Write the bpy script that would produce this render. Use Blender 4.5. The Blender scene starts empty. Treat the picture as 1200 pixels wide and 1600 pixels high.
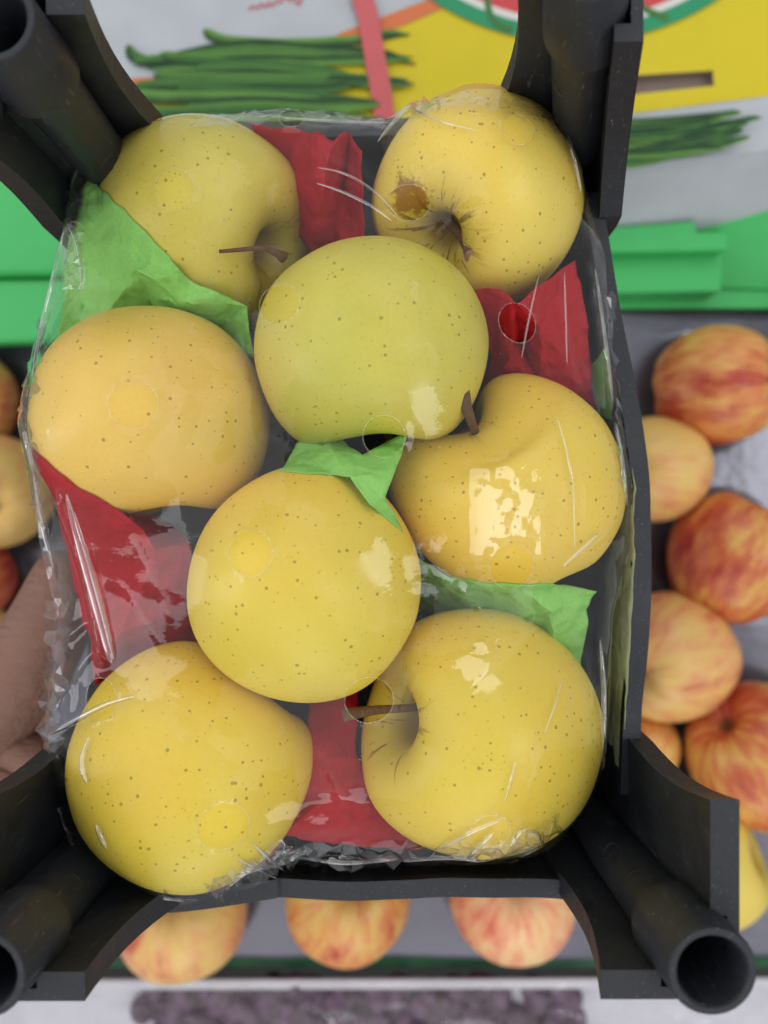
import bpy, bmesh, math, random
import numpy as np
from mathutils import Vector, noise

random.seed(7); np.random.seed(7)
scene = bpy.context.scene
C = scene.collection

# ------------------------------------------------------------------ camera
F, H = 1170.0, 0.265            # focal length in photo pixels, camera height over the apple plane (m)
cam = bpy.data.cameras.new('camera'); camo = bpy.data.objects.new('camera', cam); C.objects.link(camo)
cam.sensor_fit = 'HORIZONTAL'; cam.sensor_width = 36; cam.lens = 36 * F / 1200
cam.clip_start = 0.01; cam.clip_end = 50
camo.location = (0, 0, H)
cam.dof.use_dof = True; cam.dof.focus_distance = 0.238; cam.dof.aperture_fstop = 8.0
scene.camera = camo

# ------------------------------------------------------------------ world + lamps (shop ceiling, plus two added low panels)
w = bpy.data.worlds.new('World'); scene.world = w; w.use_nodes = True
bg = w.node_tree.nodes['Background']; bg.inputs[0].default_value = (0.93, 0.96, 1.0, 1); bg.inputs[1].default_value = 0.55

def panel(name, loc, sx, sy, power, col=(1, 0.97, 0.93)):
    l = bpy.data.lights.new(name, 'AREA'); l.shape = 'RECTANGLE'; l.size = sx; l.size_y = sy
    l.energy = power; l.color = col
    o = bpy.data.objects.new(name, l); C.objects.link(o); o.location = loc
    o.rotation_euler = (Vector((0, 0, 0)) - Vector(loc)).to_track_quat('-Z', 'Y').to_euler()
    return o
panel('ceiling_panel', (1.12, -0.02, 1.9), 0.55, 0.45, 4.8, (0.97, 0.99, 1.0))
panel('ceiling_panel', (-1.7, 0.55, 1.8), 2.0, 2.0, 13.0)
panel('ceiling_panel', (0.35, 1.9, 1.8), 2.0, 2.0, 13.0)
panel('ceiling_panel', (-0.35, -1.8, 1.7), 2.0, 2.0, 11.5)
panel('ceiling_panel', (2.0, -0.9, 1.8), 1.6, 1.8, 8.5)
panel('added_low_panel', (0.2, -1.8, 0.50), 1.1, 0.30, 3.5, (0.97, 0.98, 1.0))  # no window here: unseen low lamp added to put glints on the front film
panel('added_low_panel', (-1.7, -0.25, 0.55), 0.35, 1.1, 4.0, (0.95, 0.97, 1.0))  # likewise added, low at the left, so the film creases there catch light

scene.view_settings.view_transform = 'Standard'; scene.view_settings.look = 'None'
scene.view_settings.exposure = 0.08; scene.view_settings.gamma = 1.0
scene.view_settings.use_curve_mapping = False
scene.cycles.use_denoising = True; scene.cycles.use_adaptive_sampling = True; scene.cycles.adaptive_threshold = 0.02
scene.cycles.transparent_max_bounces = 16
scene.cycles.max_bounces = 6
scene.cycles.caustics_reflective = False; scene.cycles.caustics_refractive = False

# ------------------------------------------------------------------ helpers
def P(u, v, z):
    d = H - z
    return Vector(((u - 600) * d / F, -(v - 800) * d / F, z))

def srgb(r, g, b):
    f = lambda c: (c / 255 / 12.92) if c / 255 <= 0.04045 else ((c / 255 + 0.055) / 1.055) ** 2.4
    return (f(r), f(g), f(b), 1)

def mesh_obj(name, verts, faces, mat, parent=None, smooth=True):
    me = bpy.data.meshes.new(name); me.from_pydata([tuple(v) for v in verts], [], faces); me.update()
    if smooth: me.polygons.foreach_set('use_smooth', [True] * len(me.polygons))
    if mat: me.materials.append(mat)
    o = bpy.data.objects.new(name, me); C.objects.link(o)
    if parent: o.parent = parent
    return o

def bm_obj(name, bm, mat, parent=None, smooth=False):
    bmesh.ops.recalc_face_normals(bm, faces=bm.faces[:])
    me = bpy.data.meshes.new(name); bm.to_mesh(me); bm.free()
    if smooth: me.polygons.foreach_set('use_smooth', [True] * len(me.polygons))
    if mat: me.materials.append(mat)
    o = bpy.data.objects.new(name, me); C.objects.link(o)
    if parent: o.parent = parent
    return o

def thing(name, label, cat, loc=(0, 0, 0), group=None):
    o = bpy.data.objects.new(name, None); C.objects.link(o); o.location = loc; o.empty_display_size = 0.01
    return tag(o, label, cat, group)
def tag(o, label=None, cat=None, group=None, kind=None):
    if label: o['label'] = label
    if cat: o['category'] = cat
    if group: o['group'] = group
    if kind: o['kind'] = kind
    return o

class NT:
    """small node-tree helper"""
    def __init__(s, name):
        s.m = bpy.data.materials.new(name); s.m.use_nodes = True
        s.t = s.m.node_tree; s.t.nodes.clear()
        s.out = s.t.nodes.new('ShaderNodeOutputMaterial')
    def n(s, typ, **kw):
        nd = s.t.nodes.new('ShaderNode' + typ)
        for k, v in kw.items():
            if k.startswith('_'): setattr(nd, k[1:], v)
        return nd
    def l(s, a, b): s.t.links.new(a, b)
    def val(s, x, sock):
        if hasattr(x, 'is_output') or hasattr(x, 'links'): s.l(x, sock)
        else: sock.default_value = x
    def math(s, op, a, b=0.0, clamp=False):
        nd = s.n('Math', _operation=op, _use_clamp=clamp); s.val(a, nd.inputs[0]); s.val(b, nd.inputs[1]); return nd.outputs[0]
    def ramp(s, fac, lo, hi, a=0.0, b=1.0):
        nd = s.n('MapRange', _interpolation_type='SMOOTHSTEP'); s.val(fac, nd.inputs[0])
        nd.inputs[1].default_value = lo; nd.inputs[2].default_value = hi
        nd.inputs[3].default_value = a; nd.inputs[4].default_value = b; return nd.outputs[0]
    def mix(s, fac, a, b, blend='MIX'):
        nd = s.n('Mix', _data_type='RGBA', _blend_type=blend); s.val(fac, nd.inputs[0])
        s.val(a, nd.inputs[6]); s.val(b, nd.inputs[7]); return nd.outputs[2]
    def noise(s, vec, scale, detail=2.0, rough=0.5, dist=0.0):
        nd = s.n('TexNoise'); 
        if vec is not None: s.l(vec, nd.inputs['Vector'])
        nd.inputs['Scale'].default_value = scale; nd.inputs['Detail'].default_value = detail
        nd.inputs['Roughness'].default_value = rough; nd.inputs['Distortion'].default_value = dist
        return nd.outputs[0]
    def obj(s): return s.n('TexCoord').outputs['Object']
    def bump(s, h, strength, dist):
        nd = s.n('Bump'); nd.inputs['Strength'].default_value = strength; nd.inputs['Distance'].default_value = dist
        s.l(h, nd.inputs['Height']); return nd.outputs[0]
    def principled(s, col, rough=0.5, spec=0.5, normal=None, **kw):
        b = s.n('BsdfPrincipled'); s.val(col, b.inputs['Base Color']); s.val(rough, b.inputs['Roughness'])
        b.inputs['Specular IOR Level'].default_value = spec
        if normal is not None: s.l(normal, b.inputs['Normal'])
        for k, v in kw.items(): b.inputs[k.replace('_', ' ')].default_value = v
        s.l(b.outputs[0], s.out.inputs[0]); return b

def simple(name, col, rough=0.5, spec=0.5, var=0.12, scale=60, bump=0.0, bscale=300, bdist=0.0005, **kw):
    t = NT(name); oc = t.obj(); nz = t.noise(oc, scale, 4)
    c = t.mix(nz, tuple(x * (1 - var) for x in col[:3]) + (1,), tuple(min(1, x * (1 + var)) for x in col[:3]) + (1,))
    nrm = t.bump(t.noise(oc, bscale, 3), bump, bdist) if bump else None
    t.principled(c, rough, spec, nrm, **kw); return t.m

# ------------------------------------------------------------------ materials
def apple_mat(name, c1, c2, cav, seed, russet=1.0, dots=1.0):
    t = NT(name); oc = t.obj()
    mp = t.n('Mapping'); t.l(oc, mp.inputs[0]); mp.inputs['Location'].default_value = (seed * 1.7, seed * 0.9, seed * 2.3)
    v = mp.outputs[0]
    at = t.n('Attribute', _attribute_name='pol'); sep = t.n('SeparateXYZ'); t.l(at.outputs['Vector'], sep.inputs[0]); s_ = sep.outputs[2]
    base = t.mix(t.ramp(t.noise(v, 22, 3), 0.32, 0.68), c1, c2)
    base = t.mix(t.math('MULTIPLY', t.noise(v, 60, 5, 0.7), 0.30), base, tuple(x * k for x, k in zip(c1[:3], (0.80, 0.80, 0.6))) + (1,))
    base = t.mix(t.math('MULTIPLY', t.noise(v, 700, 3), 0.22), base, tuple(min(1, x * 1.5) for x in c2[:3]) + (1,))
    base = t.mix(t.ramp(t.noise(v, 13, 2), 0.42, 0.70, 0, 0.55), base, (c1[0] * 0.78, c1[1] * 0.98, c1[2] * 0.8, 1))
    base = t.mix(t.ramp(t.noise(v, 9, 2), 0.55, 0.80, 0, 0.40), base, (c2[0] * 1.03, c2[1] * 0.84, c2[2] * 1.2, 1))
    cavm = t.ramp(s_, 0.05, 0.30, 1, 0)
    base = t.mix(t.math('MULTIPLY', cavm, 0.75), base, cav)
    # meridional russet streaks round the stem hollow
    sc = t.n('VectorMath', _operation='MULTIPLY'); t.l(at.outputs['Vector'], sc.inputs[0]); sc.inputs[1].default_value = (4.2, 4.2, 5.0)
    ad = t.n('VectorMath', _operation='ADD'); t.l(sc.outputs[0], ad.inputs[0]); ad.inputs[1].default_value = (seed, seed * 3, 0)
    st = t.noise(ad.outputs[0], 1.0, 5, 0.7)
    rm = t.math('MULTIPLY', t.ramp(st, *((0.53, 0.60) if int(seed) == 2 else (0.57, 0.64))), t.ramp(s_, 0.13, 0.25, 1, 0))
    deep = t.math('MAXIMUM', t.math('MULTIPLY', rm, 0.9), t.ramp(s_, 0.05, 0.13, 0.75, 0))
    base = t.mix(t.math('MULTIPLY', deep, russet), base, (0.16, 0.075, 0.022, 1))
    # lenticels
    def spots(scale, th, keep):
        vo = t.n('TexVoronoi'); t.l(v, vo.inputs['Vector']); vo.inputs['Scale'].default_value = scale
        sp = t.n('SeparateColor'); t.l(vo.outputs['Color'], sp.inputs[0])
        rad = t.math('MULTIPLY', sp.outputs[1], th)
        d = t.math('SUBTRACT', rad, vo.outputs['Distance'])
        return t.math('MULTIPLY', t.ramp(d, 0.0, 0.04), t.math('LESS_THAN', sp.outputs[0], t.ramp(t.noise(v, 24, 2), 0.30, 0.62, 0.5, 1.0)))
    base = t.mix(t.math('MULTIPLY', spots(385, 0.25, 0.95), 0.60 * dots), base, (0.17, 0.105, 0.025, 1))
    base = t.mix(t.math('MULTIPLY', spots(520, 0.22, 0.9), 0.30 * dots), base, (0.22, 0.20, 0.05, 1))
    pd = t.n('VectorMath', _operation='DISTANCE'); pd.name = 'russet_patch'; t.l(oc, pd.inputs[0]); pd.inputs[1].default_value = (9, 9, 9)
    pm = t.math('ADD', pd.outputs['Value'], t.math('MULTIPLY', t.math('SUBTRACT', t.noise(v, 260, 5, 0.7), 0.5), 0.020))
    base = t.mix(t.ramp(pm, 0.0045, 0.0085, 0.85, 0), base, (0.30, 0.12, 0.03, 1))
    nrm = t.bump(t.noise(v, 130, 2), 0.12, 0.0012)
    t.principled(base, 0.42, 0.35, nrm, Subsurface_Weight=0.0)
    return t.m

def striped_mat(name, base_c, mid_c, red_c, amount, seed):
    t = NT(name); oc = t.obj()
    at = t.n('Attribute', _attribute_name='pol')
    sc = t.n('VectorMath', _operation='MULTIPLY'); t.l(at.outputs['Vector'], sc.inputs[0]); sc.inputs[1].default_value = (4.5, 4.5, 6.0)
    ad = t.n('VectorMath', _operation='ADD'); t.l(sc.outputs[0], ad.inputs[0]); ad.inputs[1].default_value = (seed, seed * 2, seed)
    st = t.noise(ad.outputs[0], 1.0, 5, 0.62)
    mp = t.n('Mapping'); t.l(oc, mp.inputs[0]); mp.inputs['Location'].default_value = (seed, seed * 1.3, 0)
    blush = t.math('ADD', t.math('MULTIPLY', t.noise(mp.outputs[0], 17, 2), 0.75), t.math('MULTIPLY', t.noise(mp.outputs[0], 75, 4, 0.6), 0.25))
    fac = t.math('ADD', t.math('MULTIPLY', st, 0.75), t.math('MULTIPLY', blush, 0.75))
    c = t.mix(t.ramp(fac, 0.98 - amount * 0.55, 1.18 - amount * 0.55), base_c, mid_c)
    c = t.mix(t.ramp(fac, 1.12 - amount * 0.55, 1.36 - amount * 0.55), c, red_c)
    sep = t.n('SeparateXYZ'); t.l(at.outputs['Vector'], sep.inputs[0])
    c = t.mix(t.ramp(sep.outputs[2], 0.05, 0.2, 0.8, 0), c, (0.25, 0.2, 0.05, 1))
    c = t.mix(t.ramp(sep.outputs[2], 0.945, 0.985, 0, 0.85), c, (0.05, 0.035, 0.015, 1))
    t.principled(c, 0.36, 0.45, None)
    return t.m

def paper_mat(name, col, trans):
    t = NT(name); oc = t.obj()
    nz = t.noise(oc, 900, 4, 0.7); big = t.noise(oc, 60, 3)
    c = t.mix(nz, tuple(x * 0.82 for x in col[:3]) + (1,), tuple(min(1, x * 1.15) for x in col[:3]) + (1,))
    c = t.mix(t.math('MULTIPLY', big, 0.25), c, tuple(min(1, x * 1.25 + 0.02) for x in col[:3]) + (1,))
    vo = t.n('TexVoronoi', _feature='DISTANCE_TO_EDGE'); t.l(oc, vo.inputs['Vector']); vo.inputs['Scale'].default_value = 95
    hgt = t.math('ADD', t.math('MULTIPLY', t.ramp(vo.outputs['Distance'], 0, 0.25), 0.5), t.noise(oc, 160, 3))
    nrm = t.bump(hgt, 0.6, 0.0014)
    d = t.n('BsdfDiffuse'); t.l(c, d.inputs[0]); t.l(nrm, d.inputs['Normal'])
    tr = t.n('BsdfTranslucent'); t.l(c, tr.inputs[0])
    mx = t.n('MixShader'); mx.inputs[0].default_value = trans; t.l(d.outputs[0], mx.inputs[1]); t.l(tr.outputs[0], mx.inputs[2])
    t.l(mx.outputs[0], t.out.inputs[0]); return t.m

def film_mat(name, haze, gain, rough=0.035, bstr=0.25, contact=False):
    t = NT(name); oc = t.obj()
    geo = t.n('NewGeometry')
    ior = t.n('MapRange'); t.l(geo.outputs['Backfacing'], ior.inputs[0]); ior.inputs[3].default_value = 1.48; ior.inputs[4].default_value = 1 / 1.48
    nrm = t.bump(t.math('ADD', t.noise(oc, 170, 3, 0.6), t.math('MULTIPLY', t.noise(oc, 900, 2), 0.12)), bstr, 0.0012)
    fr = t.n('Fresnel'); t.l(ior.outputs[0], fr.inputs[0]); t.l(nrm, fr.inputs['Normal'])
    g_ = gain
    if contact:
        gb = t.n('Attribute', _attribute_name='loose'); g_ = t.math('ADD', t.ramp(gb.outputs['Fac'], 0.0, 0.6, gain * 0.32, gain), t.ramp(gb.outputs['Fac'], 1.0, 1.9, 0, gain * 1.3))
    fac = t.math('MULTIPLY', fr.outputs[0], g_, True)
    tr = t.n('BsdfTransparent'); tr.inputs[0].default_value = (0.975, 0.98, 0.98, 1)
    gl = t.n('BsdfGlossy'); gl.inputs['Roughness'].default_value = rough; t.l(nrm, gl.inputs['Normal']); gl.inputs[0].default_value = (1, 1, 1, 1)
    if contact:
        ga = t.n('Attribute', _attribute_name='loose'); t.l(t.ramp(ga.outputs['Fac'], 0.0, 0.5, 0.30, rough), gl.inputs['Roughness'])
    df = t.n('BsdfDiffuse'); df.inputs[0].default_value = (0.9, 0.9, 0.92, 1)
    m1 = t.n('MixShader'); m1.inputs[0].default_value = haze
    t.l(tr.outputs[0], m1.inputs[1]); t.l(df.outputs[0], m1.inputs[2])
    dust = t.ramp(t.noise(oc, 1500, 1), 0.76, 0.80, 0, 0.25)
    t.l(t.math('ADD', dust, haze), m1.inputs[0])
    m2 = t.n('MixShader'); t.l(fac, m2.inputs[0]); t.l(m1.outputs[0], m2.inputs[1]); t.l(gl.outputs[0], m2.inputs[2])
    t.l(m2.outputs[0], t.out.inputs[0]); return t.m

def black_plastic():
    t = NT('black_plastic'); oc = t.obj()
    nz = t.noise(oc, 55, 4); sc = t.n('Mapping'); t.l(oc, sc.inputs[0]); sc.inputs['Scale'].default_value = (1, 1, 0.08)
    scr = t.ramp(t.noise(sc.outputs[0], 900, 3, 0.7), 0.62, 0.72)
    c = t.mix(nz, (0.008, 0.0095, 0.013, 1), (0.016, 0.019, 0.027, 1))
    c = t.mix(t.math('MULTIPLY', scr, 0.18), c, (0.35, 0.34, 0.33, 1))
    speck = t.ramp(t.noise(oc, 1300, 1), 0.76, 0.79)
    c = t.mix(t.math('MULTIPLY', speck, 0.35), c, (0.5, 0.5, 0.5, 1))
    nrm = t.bump(t.math('ADD', t.noise(oc, 260, 4), t.math('MULTIPLY', t.noise(sc.outputs[0], 500, 2), 0.4)), 0.22, 0.0008)
    t.principled(c, t.ramp(nz, 0.2, 0.8, 0.42, 0.58), 0.5, nrm); return t.m

M = {}
M['black'] = black_plastic()
M['stem'] = simple('stem_bark', (0.13, 0.07, 0.03), 0.8, 0.2, 0.5, 500, 0.6, 900, 0.0006)
M['stem_tip'] = simple('stem_cut_end', (0.33, 0.19, 0.09), 0.85, 0.2, 0.5, 900, 0.6, 900, 0.0006)
M['red_paper'] = paper_mat('red_tissue', (0.52, 0.026, 0.034), 0.25)
M['green_paper'] = paper_mat('green_tissue', (0.38, 0.78, 0.20), 0.3)
M['pale_paper'] = paper_mat('pale_green_card', (0.55, 0.62, 0.42), 0.2)
M['film'] = film_mat('cellophane', 0.008, 0.62, 0.04, 0.07, True)
M['fold'] = film_mat('cellophane_fold', 0.06, 4.0, 0.06, 0.08)
M['gather'] = film_mat('cellophane_gathered', 0.012, 1.3, 0.05, 0.05)
M['rim'] = film_mat('cellophane_cut_rim', 0.012, 1.5, 0.06, 0.5)
M['green_plastic'] = simple('green_plastic', (0.05, 0.48, 0.12), 0.42, 0.5, 0.06, 30, 0.05, 200)
M['tray'] = simple('grey_tray_plastic', (0.17, 0.168, 0.215), 0.20, 0.6, 0.12, 25, 0.25, 35, 0.004, Metallic=0.2)
M['white_foam'] = simple('white_foam', (0.58, 0.56, 0.62), 0.6, 0.3, 0.06, 60, 0.1, 400)
M['dark_shelf'] = simple('dark_shelf', (0.09, 0.085, 0.085), 0.6, 0.3, 0.3, 30)

# ------------------------------------------------------------------ apples
PROF = [(0, .44), (.06, .46), (.12, .55), (.20, .69), (.33, .83), (.52, .875), (.73, .77), (.91, .50), (1, .13), (.985, -.2),
        (.90, -.50), (.76, -.74), (.58, -.90), (.42, -.945), (.28, -.92), (.14, -.83), (0, -.80)]
def crom(pts, n):
    out = []
    for i in range(len(pts) - 1):
        p0 = pts[max(i - 1, 0)]; p1 = pts[i]; p2 = pts[i + 1]; p3 = pts[min(i + 2, len(pts) - 1)]
        for k in range(n):
            t = k / n
            out.append(tuple(0.5 * (2 * b + (c - a) * t + (2 * a - 5 * b + 4 * c - d) * t * t + (3 * b - a - 3 * c + d) * t ** 3)
                             for a, b, c, d in zip(p0, p1, p2, p3)))
    out.append(pts[-1]); return out

DOME = PROF[:11] + [(.77, -.70), (.60, -.84), (.42, -.935), (.24, -.985), (.10, -1.0), (0, -1.003)]
def apple_mesh(name, R, axis, mat, seed, notch=0.0, lean=0.0, bump=0.03, taper=0.05, seg=72, sub=4, hscale=1.0, dome=False):
    prof = crom(DOME if dome else PROF, sub); prof = [(max(r, 0), z) for r, z in prof]
    a = Vector(axis).normalized(); ex = Vector((0, 0, 1)) - a * a.z
    if ex.length < 0.05: ex = Vector((0, 1, 0)) - a * a.y
    ex.normalize(); ey = a.cross(ex)
    L = [0]
    for p, q in zip(prof, prof[1:]): L.append(L[-1] + math.hypot(p[0] - q[0], p[1] - q[1]))
    L = [x / L[-1] for x in L]
    vs, pol, fs = [], [], []
    rows = []
    for i, (r, z) in enumerate(prof):
        row = []
        m = 1 if (i == 0 or i == len(prof) - 1) else seg
        for j in range(m):
            ph = 2 * math.pi * j / seg
            rr, zz = r, z * hscale
            top = math.exp(-((L[i] - 0.26) / 0.14) ** 2)
            bot = math.exp(-((L[i] - 0.84) / 0.10) ** 2)
            if z > 0: zz -= notch * top * math.cos(ph) ** 2
            zz += lean * math.sin(ph) * rr * (0.5 + 0.5 * top)
            rr *= 1 - taper * max(0, -z) ** 1.3
            rr *= 1 + (0 if dome else 0.018) * math.cos(5 * ph + seed) * bot + 0.014 * math.cos(3 * ph + seed * 2)
            zz += 0.022 * math.cos(5 * ph + seed) * ((0 if dome else bot) + 0.3 * top)
            p = Vector((rr * math.cos(ph), rr * math.sin(ph), zz))
            k = 1 + bump * noise.noise(p * 1.3 + Vector((seed * 3.1, seed, -seed)))
            p = Vector((p.x * k, p.y * k, p.z * k))
            vs.append((ex * p.x + ey * p.y + a * p.z) * R); pol.append((math.cos(ph), math.sin(ph), L[i]))
            row.append(len(vs) - 1)
        rows.append(row)
    for A, B in zip(rows, rows[1:]):
        for j in range(seg):
            k = (j + 1) % seg
            if len(A) == 1: fs.append((A[0], B[j], B[k]))
            elif len(B) == 1: fs.append((A[j], B[0], A[k]))
            else: fs.append((A[j], B[j], B[k], A[k]))
    o = mesh_obj(name, vs, fs, mat)
    at = o.data.attributes.new('pol', 'FLOAT_VECTOR', 'POINT'); at.data.foreach_set('vector', [c for p in pol for c in p])
    return o

def tube(name, pts, radii, mat, parent=None, seg=12, tipmat=None, cap=True):
    pts = [Vector(p) for p in pts]; vs, fs = [], []
    for i, p in enumerate(pts):
        d = (pts[min(i + 1, len(pts) - 1)] - pts[max(i - 1, 0)]).normalized()
        x = d.orthogonal().normalized() if i == 0 else (px - d * px.dot(d)).normalized()
        px = x; y = d.cross(x)
        for j in range(seg):
            a = 2 * math.pi * j / seg; k = 1 + 0.12 * noise.noise(Vector((j * 1.3, i * 0.9, len(pts))))
            vs.append(p + (x * math.cos(a) + y * math.sin(a)) * radii[i] * k)
    for i in range(len(pts) - 1):
        for j in range(seg):
            k = (j + 1) % seg; fs.append((i * seg + j, i * seg + k, (i + 1) * seg + k, (i + 1) * seg + j))
    if cap: fs.append(tuple(range(seg))[::-1]); fs.append(tuple((len(pts) - 1) * seg + j for j in range(seg)))
    o = mesh_obj(name, vs, fs, mat, parent)
    if tipmat: o.data.materials.append(tipmat); o.data.polygons[len(fs) - 1].material_index = 1
    return o

def rad_of(rpx, z):                       # real radius of a ball whose outline is rpx photo pixels
    d = H - z; R = rpx * d / F
    for _ in range(6): R = rpx * math.sqrt(d * d - R * R) / F
    return R

Y1, Y2, CAV = (0.70, 0.47, 0.065, 1), (0.74, 0.56, 0.10, 1), (0.46, 0.40, 0.06, 1)
#        u    v    z      rpx  axis(x,y,z)            colours                                      notch lean  label  stem
APPLES = [
 (326, 358, -.018, 161, (.86, -.40, .32), (0.600, 0.490, 0.074, 1), (0.680, 0.560, 0.101, 1), .10, .0,
  'yellow apple in the top left corner, stem lying across its hollow'),
 (747, 318, -.008, 160, (-.55, -.62, .56), (0.851, 0.551, 0.073, 1), (0.880, 0.657, 0.127, 1), .12, .0,
  'bright yellow apple in the top right corner with brown russet round its stem hollow'),
 (582, 548, .010, 181, (.05, -.96, -.12), (0.520, 0.455, 0.061, 1), (0.620, 0.530, 0.095, 1), .12, .0,
  'greenest of the wrapped apples, yellow green, in the upper middle of the pack'),
 (238, 658, .000, 181, (.15, -.97, -.05), (0.784, 0.477, 0.097, 1), (0.818, 0.551, 0.116, 1), .10, .0,
  'peachy yellow apple at the left edge, between green tissue above and red tissue below'),
 (790, 755, -.004, 171, (-.60, .80, .10), (0.829, 0.509, 0.073, 1), (0.851, 0.583, 0.088, 1), .42, -.10,
  'heart shaped yellow apple at the right edge with its stem standing in the notch'),
 (477, 912, .014, 182, (.25, .55, -.80), (0.806, 0.530, 0.068, 1), (0.829, 0.604, 0.088, 1), .0, .0,
  'round yellow apple lying on top in the lower middle, overlapping four others'),
 (300, 1194, .000, 187, (.60, .72, -.34), (0.806, 0.530, 0.054, 1), (0.829, 0.604, 0.068, 1), .06, .0,
  'yellow apple in the bottom left corner of the pack, beside red tissue'),
 (744, 1138, .000, 186, (-.86, .22, .45), (0.784, 0.509, 0.054, 1), (0.806, 0.594, 0.078, 1), .10, .0,
  'yellow apple in the bottom right corner with a long stem pointing left'),
]
apples = []
for i, (u, v, z, rp, ax, c1, c2, notch, lean, lab) in enumerate(APPLES):
    R = rad_of(rp, z)
    # outline of a ball off the axis is stretched outwards; keep the centre on the sight line
    mt = apple_mat('yellow_apple_skin_%d' % i, c1, c2, (0.45, 0.38, 0.05, 1) if i != 2 else (0.36, 0.36, 0.04, 1), i + 1.0,
                   0.95 if i in (0, 1, 7) else 0.6)
    o = apple_mesh('yellow_apple', R, ax, mt, i * 1.9 + 0.4, notch, lean, hscale=(1, 1, .93, .96, 1, .97, .95, 1)[i], dome=i in (2, 3, 5, 6))
    o.location = P(u, v, z); tag(o, lab, 'apple', 'yellow apples in the film pack')
    apples.append((o, o.location.copy(), R, Vector(ax).normalized()))
def russet_patch(i, u, v):                # a bruised brown spot where the sight line meets the skin
    o, c, R, a = apples[i]; d = (P(u, v, 0) - camo.location).normalized(); k = camo.location - c; b = k.dot(d); q = b * b - k.dot(k) + R * R
    hit = k + d * (-b - math.sqrt(max(q, 0)))
    o.data.materials[0].node_tree.nodes['russet_patch'].inputs[1].default_value = hit
russet_patch(1, 634, 312)
def stem(i, pts, radii):
    o = apples[i][0]; c = apples[i][1]
    return tube('stem', [P(*p) - c for p in pts], radii, M['stem'], o, 10, M['stem_tip'])
stem(0, [(343, 393, .0195), (368, 391, .0205), (395, 388, .0200), (418, 389, .0175), (434, 396, .0150), (444, 403, .0130)],
     [.0006, .0007, .0008, .0010, .0014, .0019])
stem(1, [(700, 345, .004), (722, 370, .006), (732, 386, .010), (737, 400, .013)], [.0018, .0018, .0021, .0026])
stem(2, [(597, 640, -.002), (603, 672, .000), (610, 690, .006), (616, 705, .010)], [.0014, .0014, .0015, .002])
stem(4, [(748, 690, .008), (737, 660, .018), (729, 638, .024), (722, 612, .027)], [.0014, .0015, .0018, .0024])
stem(7, [(668, 1102, .012), (640, 1106, .017), (590, 1109, .0195), (545, 1115, .021), (536, 1117, .021)], [.0013, .0013, .0014, .0020, .0024])

# ------------------------------------------------------------------ cellophane sheet over the apples
OUT = [(150,215),(300,186),(455,168),(520,180),(600,188),(645,158),(745,145),(830,157),(888,192),(908,260),(925,340),(946,400),(952,520),
       (968,640),(988,760),(984,860),(958,960),(952,1100),(945,1200),(915,1265),(862,1326),(800,1348),(720,1352),(660,1342),(600,1350),(520,1338),(450,1352),(400,1385),
       (340,1402),(288,1414),(180,1402),(122,1340),(85,1240),(70,1150),(78,1050),(88,960),(62,850),(45,750),(27,660),(45,580),
       (70,470),(100,350),(112,288)]
ZB = 0.004
poly = np.array([P(u, v, ZB)[:2] for u, v in OUT])
ST = 0.00135
x0, y0 = poly.min(0) - 3 * ST; x1, y1 = poly.max(0) + 3 * ST
xs = np.arange(x0, x1, ST); ys = np.arange(y0, y1, ST)
X, Y = np.meshgrid(xs, ys)
def inside(X, Y, poly):
    r = np.zeros(X.shape, bool); n = len(poly)
    for i in range(n):
        xa, ya = poly[i]; xb, yb = poly[(i + 1) % n]
        if ya == yb: continue
        c = ((ya > Y) != (yb > Y)) & (X < (xb - xa) * (Y - ya) / (yb - ya) + xa); r ^= c
    return r
def near_poly(X, Y, poly):
    best = np.full(X.shape, 1e9); bx = X.copy(); by = Y.copy(); n = len(poly)
    for i in range(n):
        a = poly[i]; b = poly[(i + 1) % n]; d = b - a
        t = np.clip(((X - a[0]) * d[0] + (Y - a[1]) * d[1]) / (d @ d), 0, 1)
        qx = a[0] + t * d[0]; qy = a[1] + t * d[1]; dd = np.hypot(X - qx, Y - qy); m = dd < best
        best[m] = dd[m]; bx[m] = qx[m]; by[m] = qy[m]
    return best, bx, by
INS = inside(X, Y, poly); DB, BX, BY = near_poly(X, Y, poly)
OBS = np.full(X.shape, -0.05)
from mathutils.bvhtree import BVHTree
BVH = []
for o, c, R, a in apples:
    bv = BVHTree.FromPolygons([v.co + c for v in o.data.vertices], [tuple(p.vertices) for p in o.data.polygons]); BVH.append(bv)
    for jy in np.nonzero(abs(ys - c.y) < R * 1.12)[0]:
        for ix in np.nonzero(abs(xs - c.x) < R * 1.12)[0]:
            hit = bv.ray_cast(Vector((xs[ix], ys[jy], 0.2)), Vector((0, 0, -1)))[0]
            if hit is not None: OBS[jy, ix] = max(OBS[jy, ix], hit.z + 0.0012)
# film never dips into the hollows: close small dents with a running maximum of chords
# a taut patch over the right-hand apple, where the film stands off flat
def add_patch(u, v, z, hu, hv, tx, ty):
    global OBS
    c = P(u, v, z); k = (H - z) / F
    m = (abs(X - c.x) < hu * k) & (abs(Y - c.y) < hv * k)
    OBS = np.where(m, np.maximum(OBS, z + tx * (X - c.x) + ty * (Y - c.y)), OBS)
add_patch(790, 800, 0.0395, 66, 78, -0.22, 0.0)
Hh = np.where(INS, np.maximum(OBS, 0.02), ZB)
for lvl in range(2600):
    a = 0.25 * (np.roll(Hh, 1, 0) + np.roll(Hh, -1, 0) + np.roll(Hh, 1, 1) + np.roll(Hh, -1, 1))
    Hh = np.where(INS, np.maximum(a, OBS), ZB)
gap = np.clip((Hh - OBS) / 0.006, 0, 1)
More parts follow.
